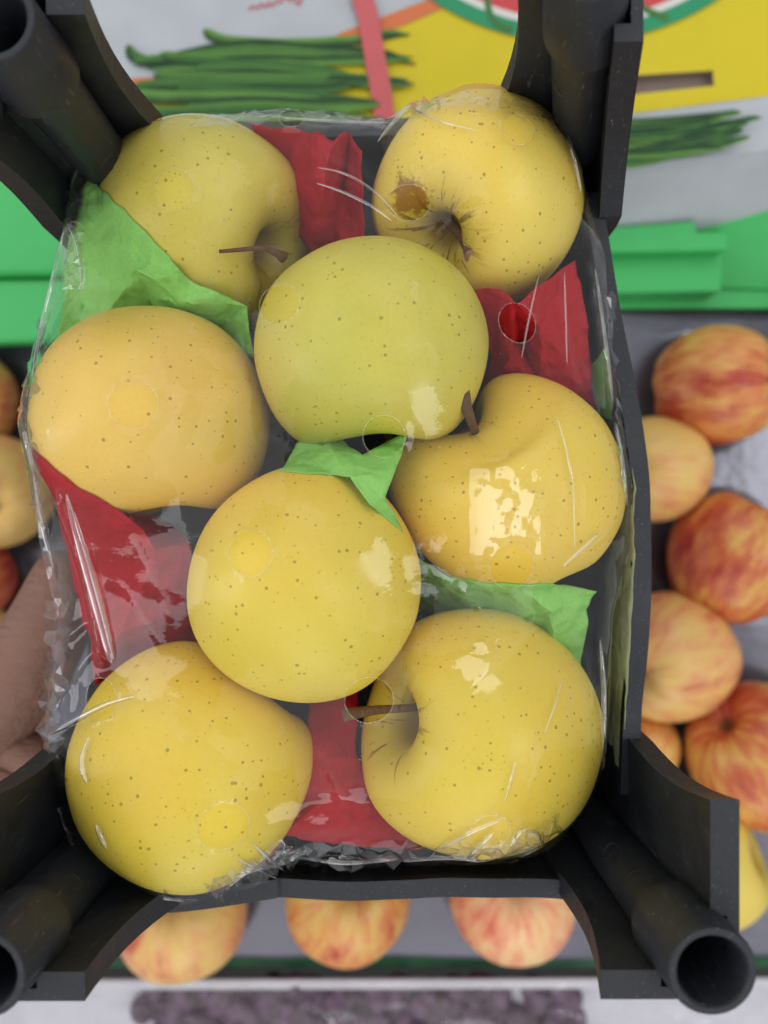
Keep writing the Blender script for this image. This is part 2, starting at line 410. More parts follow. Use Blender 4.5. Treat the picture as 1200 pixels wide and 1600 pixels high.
# smooth numpy value noise
def vnoise(X, Y, cell, seed):
    rs = np.random.RandomState(seed); g = rs.rand(80, 80)
    fx = (X - x0) / cell; fy = (Y - y0) / cell; ix = np.floor(fx).astype(int); iy = np.floor(fy).astype(int)
    tx = fx - ix; ty = fy - iy; tx = tx * tx * (3 - 2 * tx); ty = ty * ty * (3 - 2 * ty)
    q = lambda a, b: g[(iy + b) % 80, (ix + a) % 80]
    return (q(0,0)*(1-tx)+q(1,0)*tx)*(1-ty) + (q(0,1)*(1-tx)+q(1,1)*tx)*ty - 0.5
edge = np.exp(-DB / 0.009)
ridg = lambda cell, s: 1 - np.abs(vnoise(X, Y, cell, s)) * 4
free = np.clip(gap + 0.15, 0, 1)
Hh = Hh + INS * (ridg(0.011, 3) * 0.0008 * np.clip(gap * 0.25 + edge, 0.0, 1) + ridg(0.008, 5) * 0.0005 * edge
                 + vnoise(X, Y, 0.014, 9) * 0.0003 * (0.3 + free))
def fnoise(cell, seed, ang, sh):
    rs = np.random.RandomState(seed); g = rs.rand(90, 90); ca, sa = math.cos(ang), math.sin(ang)
    U = (X * ca + Y * sa) / cell + 40; W_ = (-X * sa + Y * ca) / (cell * sh) + 40
    U = U + 0.35 * vnoise(X, Y, cell * 2, seed + 1)
    iu = np.floor(U).astype(int); iw = np.floor(W_).astype(int); tu = U - iu; tw = W_ - iw
    q = lambda a, b: g[(iw + b) % 90, (iu + a) % 90]
    A, B, C_, D = q(0, 0), q(1, 0), q(0, 1), q(1, 1)
    return np.where(tu > tw, A + (B - A) * tu + (D - B) * tw, A + (C_ - A) * tw + (D - C_) * tu) - 0.5
wgt = np.clip(0.03 + gap * 0.9 + edge * 0.8, 0, 1.2) * np.clip(DB / 0.003, 0, 1)
Hh = Hh + INS * wgt * (fnoise(0.015, 21, 0.5, 1.8) * (0.0012 + 0.0028 * edge) + fnoise(0.0065, 22, 1.9, 1.8) * 0.0013 * np.clip(edge * 1.5 + 0.25, 0, 1))
PA = P(792, 850, 0.035); pw = np.exp(-((X - PA.x) / 0.016) ** 4 - ((Y - PA.y) / 0.034) ** 4)
Hh = Hh + INS * pw * (fnoise(0.0045, 31, 0.2, 0.7) * 0.00035 + vnoise(X, Y, 0.0024, 33) * 0.0008)
# deliberate creases: (u0,v0,u1,v1,height,width)
CREASES = [(103,770,182,1032,.0050,.0034),(118,800,190,1010,-.0016,.0012),(500,250,620,330,.0016,.0012),(490,285,612,345,.0014,.0011),
 (100,300,150,235,.002,.0014),(128,345,118,450,.0022,.0016),(110,350,60,560,.002,.0013),(70,1150,215,1085,.003,.0018),(150,1210,170,1130,.0016,.0013),
 (640,160,590,225,.002,.0014),(640,170,745,205,.0016,.0012),(430,190,640,190,.0018,.0014),(870,640,905,850,.0014,.0012),(885,880,940,830,.002,.0015),
 (905,560,950,720,.0015,.0013),(925,400,950,640,.002,.0015),(840,420,815,560,.0012,.0012),(870,420,880,560,.0012,.0012),(690,1325,790,1270,.0022,.0014),(725,1350,775,1300,.0025,.0014),
 (800,1335,850,1290,.0025,.0016),(400,1360,470,1310,.0028,.0014),(430,1370,490,1325,.003,.0013),(380,1340,440,1345,.0026,.0014),(350,1395,430,1310,.002,.0014),
 (320,1390,380,1330,.0018,.0012),(790,1250,830,1110,.0012,.0012),(850,1150,880,1060,.0012,.0011),(150,1290,165,1325,.0014,.0014),(180,1395,300,1385,.002,.0015),
 (90,1260,150,1390,.0022,.0015),(935,990,950,1180,.002,.0014),(680,600,640,480,.0006,.002),(180,820,235,760,.001,.0014),(95,1010,150,960,.002,.0014),(120,1060,165,1000,.002,.0013),
 (60,600,130,510,.0018,.0012),(560,1330,660,1300,.0022,.0014),(500,1345,560,1300,.002,.0013),(880,200,905,300,.002,.0014),(780,170,860,190,.0016,.0013),
 (430,690,560,760,.0016,.0014),(470,720,620,690,.0014,.0012),(660,880,770,960,.0016,.0013),(700,940,900,960,.0012,.0012),(640,1000,600,1120,.0014,.0012),(500,1120,560,1290,.0014,.0013),
 (480,1200,590,1240,.0010,.0012),(340,1030,470,1110,.0014,.0012),(230,830,300,960,.0016,.0013),(200,900,290,1000,.0014,.0012),(380,470,420,700,.0012,.0012),(560,250,600,380,.0014,.0012),
 (760,470,830,600,.0014,.0012),(860,450,900,620,.0016,.0012),(820,600,900,590,.0012,.0012),(170,300,330,450,.0010,.0012),(100,500,180,430,.0016,.0012),(660,560,760,600,.0007,.0012),
 (820,1020,795,1290,.0010,.0009),(700,1080,760,1010,.0007,.0010),(150,560,110,700,.0010,.0010),(330,1180,420,1300,.0006,.0010),(905,1000,930,1180,.0014,.0012)]
CRW = np.zeros(X.shape)
for (ua, va, ub, vb, hgt, wd) in CREASES:
    z = 0.015; a = np.array(P(ua, va, z)[:2]); b = np.array(P(ub, vb, z)[:2]); d = b - a; L = np.hypot(*d); d /= L; nrm = np.array((-d[1], d[0]))
    s = (X - a[0]) * d[0] + (Y - a[1]) * d[1]; t = (X - a[0]) * nrm[0] + (Y - a[1]) * nrm[1] - 0.0007 * np.sin(s / L * 4)
    prof = np.maximum(0, 1 - np.abs(t) / wd) * np.clip(s / 0.004, 0, 1) * np.clip((L - s) / 0.004, 0, 1)
    Hh = Hh + INS * np.clip(DB / 0.002, 0, 1) * hgt * prof * (0.35 if hgt < .0019 else 0.7)
    CRW = np.maximum(CRW, 0.8 * np.clip(prof * 3, 0, 1))
Hh = np.where(INS, np.maximum(Hh, OBS), ZB)
LOOSE = np.clip(gap * 1.3 + edge * 0.8 + CRW + pw, 0, 1) + np.exp(-DB / 0.007) + 0.35 * CRW + 0.5 * pw
def film_z(x, y):
    fx = (x - x0) / ST; fy = (y - y0) / ST; ix = int(fx); iy = int(fy)
    if ix < 0 or iy < 0 or ix >= len(xs) - 1 or iy >= len(ys) - 1 or not INS[iy, ix]: return None
    tx = fx - ix; ty = fy - iy
    return (Hh[iy, ix] * (1-tx) + Hh[iy, ix+1] * tx) * (1-ty) + (Hh[iy+1, ix] * (1-tx) + Hh[iy+1, ix+1] * tx) * ty

HOLES = [(272,297,33),(437,475,33),(810,202,27),(638,317,34),(808,505,32),(208,632,38),(390,864,37),(800,885,36),(577,1094,38),(600,682,33),
         (348,1292,38),(766,1300,32),(456,186,19),(158,1092,32)]
holes = []
for (u, v, r) in HOLES:
    z = 0.02
    for _ in range(12):
        p = P(u, v, z); zz = film_z(p.x, p.y); z = zz if zz is not None else ZB
    p = P(u, v, z); hr = r * (H - z) / F; holes.append((p.x, p.y, hr))
    dh = np.hypot(X - p.x, Y - p.y); th_ = np.arctan2(Y - p.y, X - p.x)
    lip = np.exp(-((dh - hr) / 0.0013) ** 2) * (0.5 + 0.5 * np.sin(3 * th_ + u) * np.sin(5 * th_ + v))
    Hh = Hh + INS * lip * 0.0006; LOOSE = np.maximum(LOOSE, lip * 1.9)
ny, nx = X.shape
idx = -np.ones(X.shape, int); verts = []; faces = []
cx = X[:-1, :-1] + ST / 2; cy = Y[:-1, :-1] + ST / 2
keep = inside(cx, cy, poly)
for hx, hy, hr in holes: keep &= (cx - hx) ** 2 + (cy - hy) ** 2 > hr * hr
vx, vy = X.copy(), Y.copy(); vz = Hh.copy()
for hx, hy, hr in holes:
    d = np.hypot(X - hx, Y - hy); m = np.abs(d - hr) < ST * 0.72
    k = np.where(m, hr / np.maximum(d, 1e-9), 1); vx = np.where(m, hx + (X - hx) * k, vx); vy = np.where(m, hy + (Y - hy) * k, vy)
cnt = np.zeros(X.shape, int)
for dy in (0, 1):
    for dx in (0, 1): cnt[dy:ny - 1 + dy, dx:nx - 1 + dx] += keep
bd = (cnt > 0) & (cnt < 4) & (DB < ST * 1.5)
vx = np.where(bd, BX, vx); vy = np.where(bd, BY, vy); vz = np.where(bd, ZB, vz)
used = cnt > 0; idx[used] = np.arange(used.sum())
verts = np.stack([vx[used], vy[used], vz[used]], 1)
jj, ii = np.nonzero(keep)
faces = np.stack([idx[jj, ii], idx[jj, ii + 1], idx[jj + 1, ii + 1], idx[jj + 1, ii]], 1)
pack = thing('film_wrap', 'clear crinkled cellophane with round air holes stretched over the yellow apples', 'plastic film')
fo = mesh_obj('film_sheet', verts.tolist(), faces.tolist(), M['film'], pack)
fo.data.attributes.new('loose', 'FLOAT', 'POINT').data.foreach_set('value', LOOSE[used].astype(np.float32))
# skirt: the film turns down and in under the apples
n = 260; per = []; seg = np.r_[0, np.cumsum(np.hypot(*(np.roll(poly, -1, 0) - poly).T))]
for k in range(n):
    s = seg[-1] * k / n; i = np.searchsorted(seg, s, 'right') - 1; t = (s - seg[i]) / (seg[i + 1] - seg[i])
    per.append(poly[i] * (1 - t) + poly[(i + 1) % len(poly)] * t)
cen = poly.mean(0); sv, sf = [], []
for lev in range(5):
    for k, p in enumerate(per):
        dirv = cen - p; dirv = dirv / np.hypot(*dirv)
        inn = (0, .001, .003, .006, .011)[lev] + (0.0018 * noise.noise(Vector((k * 0.23, lev * 0.8, 3))) if lev else 0)
        sv.append((p[0] + dirv[0] * inn, p[1] + dirv[1] * inn, ZB + 0.0002 - (0, .010, .022, .034, .046)[lev]))
for lev in range(4):
    for k in range(n):
        k2 = (k + 1) % n; sf.append((lev * n + k, (lev + 1) * n + k, (lev + 1) * n + k2, lev * n + k2))
so = mesh_obj('film_skirt', sv, sf, M['film'], pack)
so.data.attributes.new('loose', 'FLOAT', 'POINT').data.foreach_set('value', [1.7] * len(sv))
for q, (hx, hy, hr) in enumerate(holes):
    pts = []; N = 40; vs, fs = [], []
    for k in range(N):
        a = 2 * math.pi * k / N; x = hx + hr * math.cos(a); y = hy + hr * math.sin(a); z = film_z(x, y)
        pts.append(Vector((x, y, z if z is not None else ZB)))
    for k in range(N):
        c = pts[k]; rad = Vector((math.cos(2*math.pi*k/N), math.sin(2*math.pi*k/N), 0)); rr = 0.00016 * (1 + 1.6 * max(0, noise.noise(Vector((k * 0.7, q * 3, 0)))))
        for j in range(6):
            b = 2 * math.pi * j / 6; vs.append(c + rad * rr * math.cos(b) + Vector((0, 0, rr * math.sin(b) + 0.0002)))
    for k in range(N):
        for j in range(6): fs.append((k*6+j, ((k+1)%N)*6+j, ((k+1)%N)*6+(j+1)%6, k*6+(j+1)%6))
    mesh_obj('hole_rim', vs, fs, M['rim'], pack)

# bright rounded folds where the film is gathered or doubled
def film_fold(pts, r, lift=0.0006):
    ps = crom(pts, 8); n_ = len(ps); vs, fs = [], []; W_ = []
    for (u, v) in ps:
        z = 0.02
        for _ in range(8):
            p = P(u, v, z); q = film_z(p.x, p.y); z = q if q is not None else ZB
        W_.append(P(u, v, z + lift))
    for _ in range(3): W_ = [W_[0]] + [(W_[i-1] + W_[i] * 2 + W_[i+1]) / 4 for i in range(1, n_ - 1)] + [W_[-1]]
    for i, p in enumerate(W_):
        d = (W_[min(i+1, n_-1)] - W_[max(i-1, 0)]); d.normalize(); sd_ = d.cross(Vector((0, 0, 1))).normalized(); up = sd_.cross(d)
        rr = r * (0.15 + 0.85 * math.sin(math.pi * min(1, max(0, i / (n_ - 1)))) ** 0.6)
        for k in range(9):
            a = math.pi * k / 8; vs.append(p + sd_ * rr * math.cos(a) + up * rr * 0.8 * math.sin(a))
    for i in range(n_ - 1):
        for k in range(8): fs.append((i*9+k, i*9+k+1, (i+1)*9+k+1, (i+1)*9+k))
    mesh_obj('film_fold', vs, fs, M['fold'], pack)
for pts, r in [([(104,772),(125,850),(148,930),(166,1000),(174,1036)], .0018), ([(116,800),(140,880),(162,960),(178,1030)], .0010),
 ([(497,262),(540,272),(585,300),(622,338)], .0005), ([(494,286),(535,300),(580,322),(612,345)], .0005), ([(110,292),(128,250),(150,222)], .0008),
 ([(104,345),(122,380),(130,440),(122,452)], .0012), ([(100,360),(84,430),(62,520),(50,590)], .0007), ([(72,1150),(120,1125),(170,1100),(212,1088)], .0012),
 ([(140,1150),(128,1190),(136,1225)], .0010), ([(642,162),(615,190),(590,222)], .0006), ([(640,168),(690,190),(745,204)], .0005), ([(440,184),(520,190),(610,192)], .0006),
 ([(870,650),(893,740),(898,860)], .0005), ([(880,885),(905,862),(938,832)], .0008), ([(690,1326),(735,1300),(788,1278)], .0008), ([(728,1346),(748,1322),(772,1300)], .0009),
 ([(800,1330),(812,1300),(838,1300),(846,1322)], .0007), ([(370,1340),(400,1356),(432,1372)], .0008), ([(395,1318),(425,1345),(448,1362)], .0009), ([(352,1392),(385,1362),(440,1352)], .0008),
 ([(788,1252),(800,1215),(806,1188)], .0005), ([(850,1148),(866,1105),(878,1062)], .0005), ([(470,1340),(540,1348),(620,1342)], .0009), ([(630,1346),(700,1340),(760,1346)], .0007),
 ([(90,1262),(118,1330),(160,1388)], .0008), ([(180,1398),(230,1400),(288,1408)], .0007), ([(938,1000),(944,1090),(942,1190)], .0009), ([(930,420),(944,520),(958,630)], .0008),
 ([(962,660),(972,720),(980,790)], .0008),  ([(30,660),(42,690),(52,740)], .0009),
 ([(52,740),(66,820),(84,890)], .0008), ([(885,205),(898,250),(908,300)], .0008), ([(842,430),(826,500),(815,560)], .0004), ([(882,425),(884,500),(886,570)], .0004), ([(150,1288),(158,1308),(166,1326)], .0010)]:
    film_fold(pts, r)

# gathered, faceted edges of the film
def crumple(line, width, seed, hgt=.0035):
    rs = random.Random(seed); ps = crom(line, 7); vs, fs = [], []; n_ = len(ps)
    for i, (u, v) in enumerate(ps):
        q = ps[min(i+1, n_-1)]; p0 = ps[max(i-1, 0)]; du, dv = q[0]-p0[0], q[1]-p0[1]; l = math.hypot(du, dv); nu, nv = -dv / l, du / l
        for k in range(4):
            o_ = (k / 3 - .5) * width * (0.5 + rs.random() * .8) + rs.uniform(-4, 4); uu, vv_ = u + nu * o_ + rs.uniform(-5, 5), v + nv * o_ + rs.uniform(-5, 5)
            z = 0.015
            for _ in range(6):
                p = P(uu, vv_, z); fz = film_z(p.x, p.y); z = fz if fz is not None else ZB - .001
            vs.append(P(uu, vv_, z + .0004 + rs.random() * hgt * (0.25 if k in (0, 3) else 1)))
    for i in range(n_ - 1):
        for k in range(3):
            a, b, c, d = i*4+k, i*4+k+1, (i+1)*4+k+1, (i+1)*4+k
            fs += [(a, b, c), (a, c, d)] if rs.random() < .5 else [(a, b, d), (b, c, d)]
    mesh_obj('film_gather', vs, fs, M['gather'], pack, False)
crumple([(385,1372),(420,1352),(470,1338),(540,1338),(640,1334),(740,1330),(820,1318),(880,1288)], 34, 1)
crumple([(330,1396),(370,1372),(410,1348),(450,1318)], 30, 2)
crumple([(116,300),(112,350),(122,400),(118,450)], 26, 3, .0028)
crumple([(66,500),(48,590),(38,650),(52,720),(64,800)], 16, 4, .0012)
crumple([(84,940),(92,1010),(84,1080),(78,1150),(92,1230)], 34, 5, .0032)
crumple([(640,170),(700,160),(770,160),(850,180),(890,215)], 16, 6, .0012)
crumple([(948,460),(956,560),(968,660),(978,760)], 14, 7, .002)
crumple([(300,194),(400,182),(500,182),(600,194)], 14, 8, .0016)
crumple([(100,1290),(130,1345),(190,1394),(260,1404)], 18, 9, .002)

# ------------------------------------------------------------------ tissue papers
def apple_top(x, y, ids):
    z = -1
    for i in ids:
        hit = BVH[i].ray_cast(Vector((x, y, 0.2)), Vector((0, 0, -1)))[0]
        if hit is not None: z = max(z, hit.z)
    return z
def paper(name, label, mat, pts, tris, over=(), amp=0.0016, n=14, seed=0, cat='tissue paper', group='tissue papers in the pack', clip=True):
    W = [P(*p) for p in pts]; key = {}; vs, fs = [], []
    def vid(p):
        k = (round(p.x, 6), round(p.y, 6), round(p.z, 6))
        if k not in key: key[k] = len(vs); vs.append(p)
        return key[k]
    for (a, b, c) in tris:
        A, B, D = W[a], W[b], W[c]; g = {}
        for i in range(n + 1):
            for j in range(n + 1 - i):
                g[i, j] = vid(A + (B - A) * (i / n) + (D - A) * (j / n))
        for i in range(n):
            for j in range(n - i):
                fs.append((g[i, j], g[i + 1, j], g[i, j + 1]))
                if i + j < n - 1: fs.append((g[i + 1, j], g[i + 1, j + 1], g[i, j + 1]))
    out = []
    for p in vs:
        q = p * 75 + Vector((seed * 5.3, seed, 0)); q2 = p * 190 + Vector((seed, 0, seed))
        d = amp * (1 - 2.2 * abs(noise.noise(q))) + amp * 0.55 * (0.5 - 2 * abs(noise.noise(q2))) + amp * 0.25 * noise.noise(p * 420)
        x = p.x + 0.0009 * noise.noise(p * 160 + Vector((9, 0, 0))); y = p.y + 0.0009 * noise.noise(p * 160 + Vector((0, 9, 0)))
        z = p.z + d
        if over: z = max(z, apple_top(x, y, over) + 0.0006 + max(0, d) * 0.15)
        f = film_z(x, y) if clip else None
        if f is not None: z = min(z, f - 0.0003)
        out.append((x, y, z))
    o = mesh_obj(name, out, fs, mat)
    bm = bmesh.new(); bm.from_mesh(o.data); bmesh.ops.recalc_face_normals(bm, faces=bm.faces[:]); bm.to_mesh(o.data); bm.free()
    o.data.set_sharp_from_angle(angle=math.radians(28))
    sd = o.modifiers.new('thickness', 'SOLIDIFY'); sd.thickness = 0.00012
    return tag(o, label, cat, group)
# green sheet, upper left
paper('green_tissue', 'large bright green tissue folded over the top left apple', M['green_paper'],
 [(140,276,-.002),(215,352,.012),(300,440,.014),(386,478,.006),(396,562,-.004),(330,525,-.012),(250,505,-.016),(150,520,-.014),(90,538,-.008),(44,618,-.022),(106,400,-.006),(215,425,.012),(300,478,.010),(120,560,-.03)],
 [(0,10,11),(0,11,1),(1,11,2),(11,12,2),(2,12,3),(12,5,3),(3,5,4),(12,6,5),(11,6,12),(11,7,6),(10,7,11),(10,8,7),(8,13,7),(8,9,13)], (0,), .0022, 14, 1)
paper('green_tissue', 'crumpled green tissue scrap in the middle between the greenest and the topmost apple', M['green_paper'],
 [(438,738,.012),(470,684,.006),(508,667,.000),(522,706,.022),(566,712,.024),(646,667,.010),(612,742,.030),(602,775,.034),(630,832,.018),(578,790,.038),(545,745,.034),(500,742,.026),(470,722,.018)],
 [(0,1,12),(1,3,12),(1,2,3),(2,4,3),(3,4,10),(3,10,11),(12,3,11),(0,12,11),(4,6,10),(4,5,6),(10,6,7),(10,7,9),(9,7,8)], (5, 4), .0016, 9, 2)
paper('green_tissue', 'green tissue strip under the heart shaped apple at the right, frayed end', M['green_paper'],
 [(650,872,-.006),(705,902,.004),(800,912,.010),(862,912,.010),(932,922,.006),(915,950,.004),(918,985,.002),(906,1052,-.012),(862,1005,.002),(840,985,-.004),(760,975,-.012),(655,955,-.03),(860,955,.012)],
 [(0,1,11),(1,10,11),(1,2,10),(2,12,10),(10,12,9),(2,3,12),(3,4,12),(4,5,12),(5,6,12),(12,6,8),(12,8,9),(6,7,8)], (4,), .0018, 11, 3)
paper('green_tissue', 'small green tissue corner at the right crate wall beside red tissue', M['green_paper'],
 [(905,590,-.02),(952,538,-.006),(960,660,-.02),(925,640,-.026)], [(0,1,2),(0,2,3)], (), .0008, 8, 4)
# red sheets
paper('red_tissue', 'red tissue standing between the two top apples', M['red_paper'],
 [(393,196,-.002),(470,206,.002),(520,212,.016),(548,210,.006),(567,240,.012),(569,385,-.004),(520,392,-.012),(485,398,-.016),(430,300,-.022),(503,300,.016),(535,300,-.004)],
 [(0,1,8),(1,9,8),(1,2,9),(2,10,9),(2,3,10),(3,4,10),(4,5,10),(10,5,6),(9,10,6),(8,9,7),(9,6,7)], (), .0019, 12, 5)
paper('red_tissue', 'red tissue with a pinched fold at the right above the heart shaped apple', M['red_paper'],
 [(735,455,.010),(778,453,.016),(805,478,.018),(896,407,.006),(914,500,.002),(932,645,-.018),(842,606,-.012),(740,650,-.028),(766,560,-.012),(812,530,-.010),(845,510,.008),(795,560,.000)],
 [(0,1,8),(1,2,11),(1,11,8),(2,9,11),(2,10,9),(2,3,10),(3,4,10),(4,5,10),(10,5,6),(9,10,6),(11,9,6),(11,6,7),(8,11,7)], (1,), .0019, 12, 6)
paper('red_tissue', 'large red tissue with deep triangular folds at the left edge below the peachy apple', M['red_paper'],
 [(64,700,.016),(134,762,.024),(205,808,.022),(245,858,.012),(302,848,.000),(292,950,-.012),(325,1015,-.035),(205,1045,-.03),(148,1070,-.016),(138,990,-.010),(108,860,-.006),(182,890,-.004),(238,884,.004),(190,985,-.010),(270,820,-.012),(190,780,-.012)],
 [(0,10,1),(1,10,11),(1,11,2),(2,11,12),(2,12,3),(3,12,4),(4,12,5),(12,13,5),(12,11,13),(5,13,6),(13,7,6),(11,10,9),(11,9,13),(9,8,13),(13,8,7),(3,4,14),(2,3,15),(3,14,15)], (3,), .0019, 12, 7)
paper('red_tissue', 'red tissue flaring between the two bottom apples', M['red_paper'],
 [(480,1075,-.014),(562,1075,-.016),(556,1180,-.002),(604,1262,-.004),(668,1326,-.014),(560,1320,.002),(440,1306,.006),(430,1332,.000),(382,1378,-.012),(400,1355,-.004),(470,1250,.000),(484,1170,.002),(520,1240,.008),(640,1250,-.03),(430,1250,-.03),(590,1170,-.03)],
 [(0,1,11),(1,2,11),(11,2,12),(11,12,10),(2,3,12),(12,3,5),(3,4,5),(12,5,6),(10,12,6),(6,7,10),(7,9,10),(7,8,9),(10,9,14),(3,13,4),(2,15,3),(15,13,3)], (), .0016, 12, 8)
paper('paper_liner', 'thin pale green card strip standing along the right crate wall', M['pale_paper'],
 [(972,620,-.004),(992,760,.000),(990,900,.000),(980,1080,.000),(972,1212,-.004),(946,1196,-.030),(940,1060,-.034),(944,900,-.034),(950,760,-.034),(950,640,-.030)],
 [(0,1,9),(1,8,9),(1,2,8),(2,7,8),(2,3,7),(3,6,7),(3,4,6),(4,5,6)], (), .0005, 8, 9, 'card', None, False)

# ------------------------------------------------------------------ black crate
crate = thing('fruit_crate', 'small black plastic fruit crate with hollow stacking posts holding the apple pack', 'crate', (0, 0, 0))
def rim_wall(name, line, width, zt, zb, side):
    """wall with a rolled top rim; line = inner rim edge (u,v) at height zt, side = outward normal"""
    pts = [P(u, v, zt) for u, v in line]; sd = Vector(side); bm = bmesh.new(); rows = []
    for k, p in enumerate(pts):
        zz = zt + 0.0010 * math.sin(k * 0.45); q = []
        for off, z in ((0, zz), (width, zz - .0003), (width + .0002, zz - .0075), (width - .002, zz - .0075), (width - .002, zb), (width - .0045, zb), (width - .0045, zz - .003), (0, zz - .003)):
            q.append(bm.verts.new(Vector((p.x, p.y, z)) + sd * off))
        rows.append(q)
    for a, b in zip(rows, rows[1:]):
        for j in range(8): bm.faces.new((a[j], a[(j+1)%8], b[(j+1)%8], b[j]))
    bm.faces.new(rows[0]); bm.faces.new(rows[-1])
    return bm_obj(name, bm, M['black'], crate)
def sub_line(line, n=5):
    c = crom(line, n); return c
rim_wall('side_wall', sub_line([(905,300),(918,350),(942,480),(964,600),(985,740),(990,820),(988,920),(982,1040),(975,1120),(968,1240)]), .0066, -.001, -.056, (1, 0, 0))
rim_wall('end_wall', sub_line([(180,1398),(300,1392),(420,1378),(450,1372),(560,1377),(640,1377),(705,1370),(800,1373),(880,1377),(960,1380)]), .0068, .003, -.056, (0, -1, 0))
rim_wall('end_wall', sub_line([(100,222),(300,216),(500,212),(700,208),(900,208)]), .0066, -.030, -.056, (0, 1, 0))
rim_wall('side_wall', sub_line([(165,260),(162,500),(158,800),(160,1100),(164,1330)]), .006, -.046, -.056, (-1, 0, 0))
# floor with slots
bm = bmesh.new()
def bm_box(bm, a, b):
    r = bmesh.ops.create_cube(bm, size=1)['verts']
    for v in r: v.co = Vector([(a[i] + b[i]) / 2 + v.co[i] * (b[i] - a[i]) for i in range(3)])
bm_box(bm, (-0.1125, -0.1375, -0.058), (0.0925, 0.1505, -0.055))
for xx in (-0.112, -0.07, -0.02, 0.03, 0.078): bm_box(bm, (xx, -0.136, -0.0605), (xx + 0.010, 0.137, -0.0572))
bm_obj('floor', bm, M['black'], crate)

def post(corner, sx, sy, ex_top, ex_mid, ey_top, ey_mid, ztop, shear, tubec, cap_t=.0078):
    """corner panel: two thick wings with curved ends, a half-round column and a stacking tube.
    corner=(x,y) outer corner, sx/sy = inward directions; e*_top / e*_mid = wing lengths at the top / at the rim"""
    zb = -.056
    def sh(x, y, z):
        k = max(0, z) / ztop
        return Vector((x + shear[0] * k, y + shear[1] * k, z))
    def wing(along_x, etop, emid):
        bm = bmesh.new(); N = 14; rings = []
        zn = ztop - .0215; lev = [(zb + (zn - zb) * i / N, False) for i in range(N + 1)] + [(zn + .0002, True)] + [(zn + (ztop - zn) * i / 4, True) for i in range(1, 5)]
        for z, notched in lev:
            e = emid + (etop - emid) * (max(0, z) / ztop) ** 0.8 + 0.010 * max(0, 1 - (z - zb) / .05) ** 2
            e -= 0.0035 * math.sin(math.pi * max(0, min(1, z / ztop)))
            s0 = 0 if along_x else cap_t
            pts = []
            off = (abs(tubec[0] - corner[0]) if along_x else abs(tubec[1] - corner[1])) + .0092; th_ = .0033 if notched else cap_t - .00001
            if not along_x: s0 = .0033
            for (s, o) in ((s0, 0), (e, 0), (e, cap_t), (off, cap_t), (off, th_), (s0, th_)):
                x, y = (corner[0] + sx * s, corner[1] + sy * o) if along_x else (corner[0] + sx * o, corner[1] + sy * s)
                pts.append(bm.verts.new(sh(x, y, z)))
            rings.append(pts)
        for a, b in zip(rings, rings[1:]):
            for j in range(6): bm.faces.new((a[j], a[(j+1)%6], b[(j+1)%6], b[j]))
        bm.faces.new(rings[0]); bm.faces.new(rings[-1])
        o = bm_obj('post_wing', bm, M['black'], crate)
        bv = o.modifiers.new('bevel', 'BEVEL'); bv.width = 0.0007; bv.segments = 2; bv.limit_method = 'ANGLE'
        return o
    wing(True, ex_top, ex_mid); wing(False, ey_top, ey_mid)
    tx, ty = tubec
    # column: tapered round pillar in the inner corner
    N = 30; vs, fs = [], []
    zs = [zb, 0, ztop - .022, ztop - .014]
    rs = [.0088, .0092, .0098, .0100]
    for z, r in zip(zs, rs):
        for j in range(N):
            a = 2 * math.pi * j / N; vs.append(sh(tx + r * math.cos(a), ty + r * math.sin(a), z))
    for i in range(len(zs) - 1):
        for j in range(N): fs.append((i*N+j, i*N+(j+1)%N, (i+1)*N+(j+1)%N, (i+1)*N+j))
    mesh_obj('post_column', vs, fs, M['black'], crate)
    for zc in (.036, .012):
        dv = Vector((sx, sy, 0)).normalized(); c = sh(tx, ty, zc) + dv * .0087; vs2, fs2 = [], []
        side = Vector((-dv.y, dv.x, 0))
        for (r, h) in ((.0042, 0), (.0036, .0009), (.0028, .0009), (.0020, -.0002), (.0001, -.0006)):
            for j in range(16):
                a = 2 * math.pi * j / 16; vs2.append(c + side * r * math.cos(a) + Vector((0, 0, r * math.sin(a))) + dv * (h - (r * math.cos(a)) ** 2 / .019))
        for i in range(4):
            for j in range(16): fs2.append((i*16+j, i*16+(j+1)%16, (i+1)*16+(j+1)%16, (i+1)*16+j))
        mesh_obj('mould_mark', vs2, fs2, M['black'], crate)
    # stacking tube: outer collar, ring lip and bore
    zs = [(.0100, ztop - .016), (.0122, ztop - .015), (.0122, ztop - .005), (.0118, ztop - .004), (.0114, ztop + .0095), (.0109, ztop + .0105), (.0094, ztop + .0105), (.0088, ztop + .0098), (.0080, ztop - .020), (.0002, ztop - .0205)]
    vs, fs = [], []
    for r, z in zs:
        for j in range(N):
            a = 2 * math.pi * j / N; k = 1 + 0.012 * noise.noise(Vector((math.cos(a) * 2, math.sin(a) * 2, z * 200)))
            vs.append(sh(tx + r * k * math.cos(a), ty + r * k * math.sin(a), z))
    for i in range(len(zs) - 1):
        for j in range(N): fs.append((i*N+j, i*N+(j+1)%N, (i+1)*N+(j+1)%N, (i+1)*N+j))
    o = mesh_obj('stacking_tube', vs, fs, M['black'], crate); o.data.set_sharp_from_angle(angle=math.radians(40))
    # web filling between column and corner
    bm = bmesh.new(); ring = []
    for z in (zb, ztop - .0235):
        ring.append([bm.verts.new(sh(x, y, z)) for x, y in ((corner[0] + sx * .004, corner[1] + sy * .004), (tx + sx * .006, corner[1] + sy * .004), (tx + sx * .004, ty + sy * .004), (corner[0] + sx * .004, ty + sy * .006))])
    for j in range(4): bm.faces.new((ring[0][j], ring[0][(j+1)%4], ring[1][(j+1)%4], ring[1][j]))
    bm.faces.new(ring[0]); bm.faces.new(ring[1]); bm_obj('post_web', bm, M['black'], crate)
ZT = .066
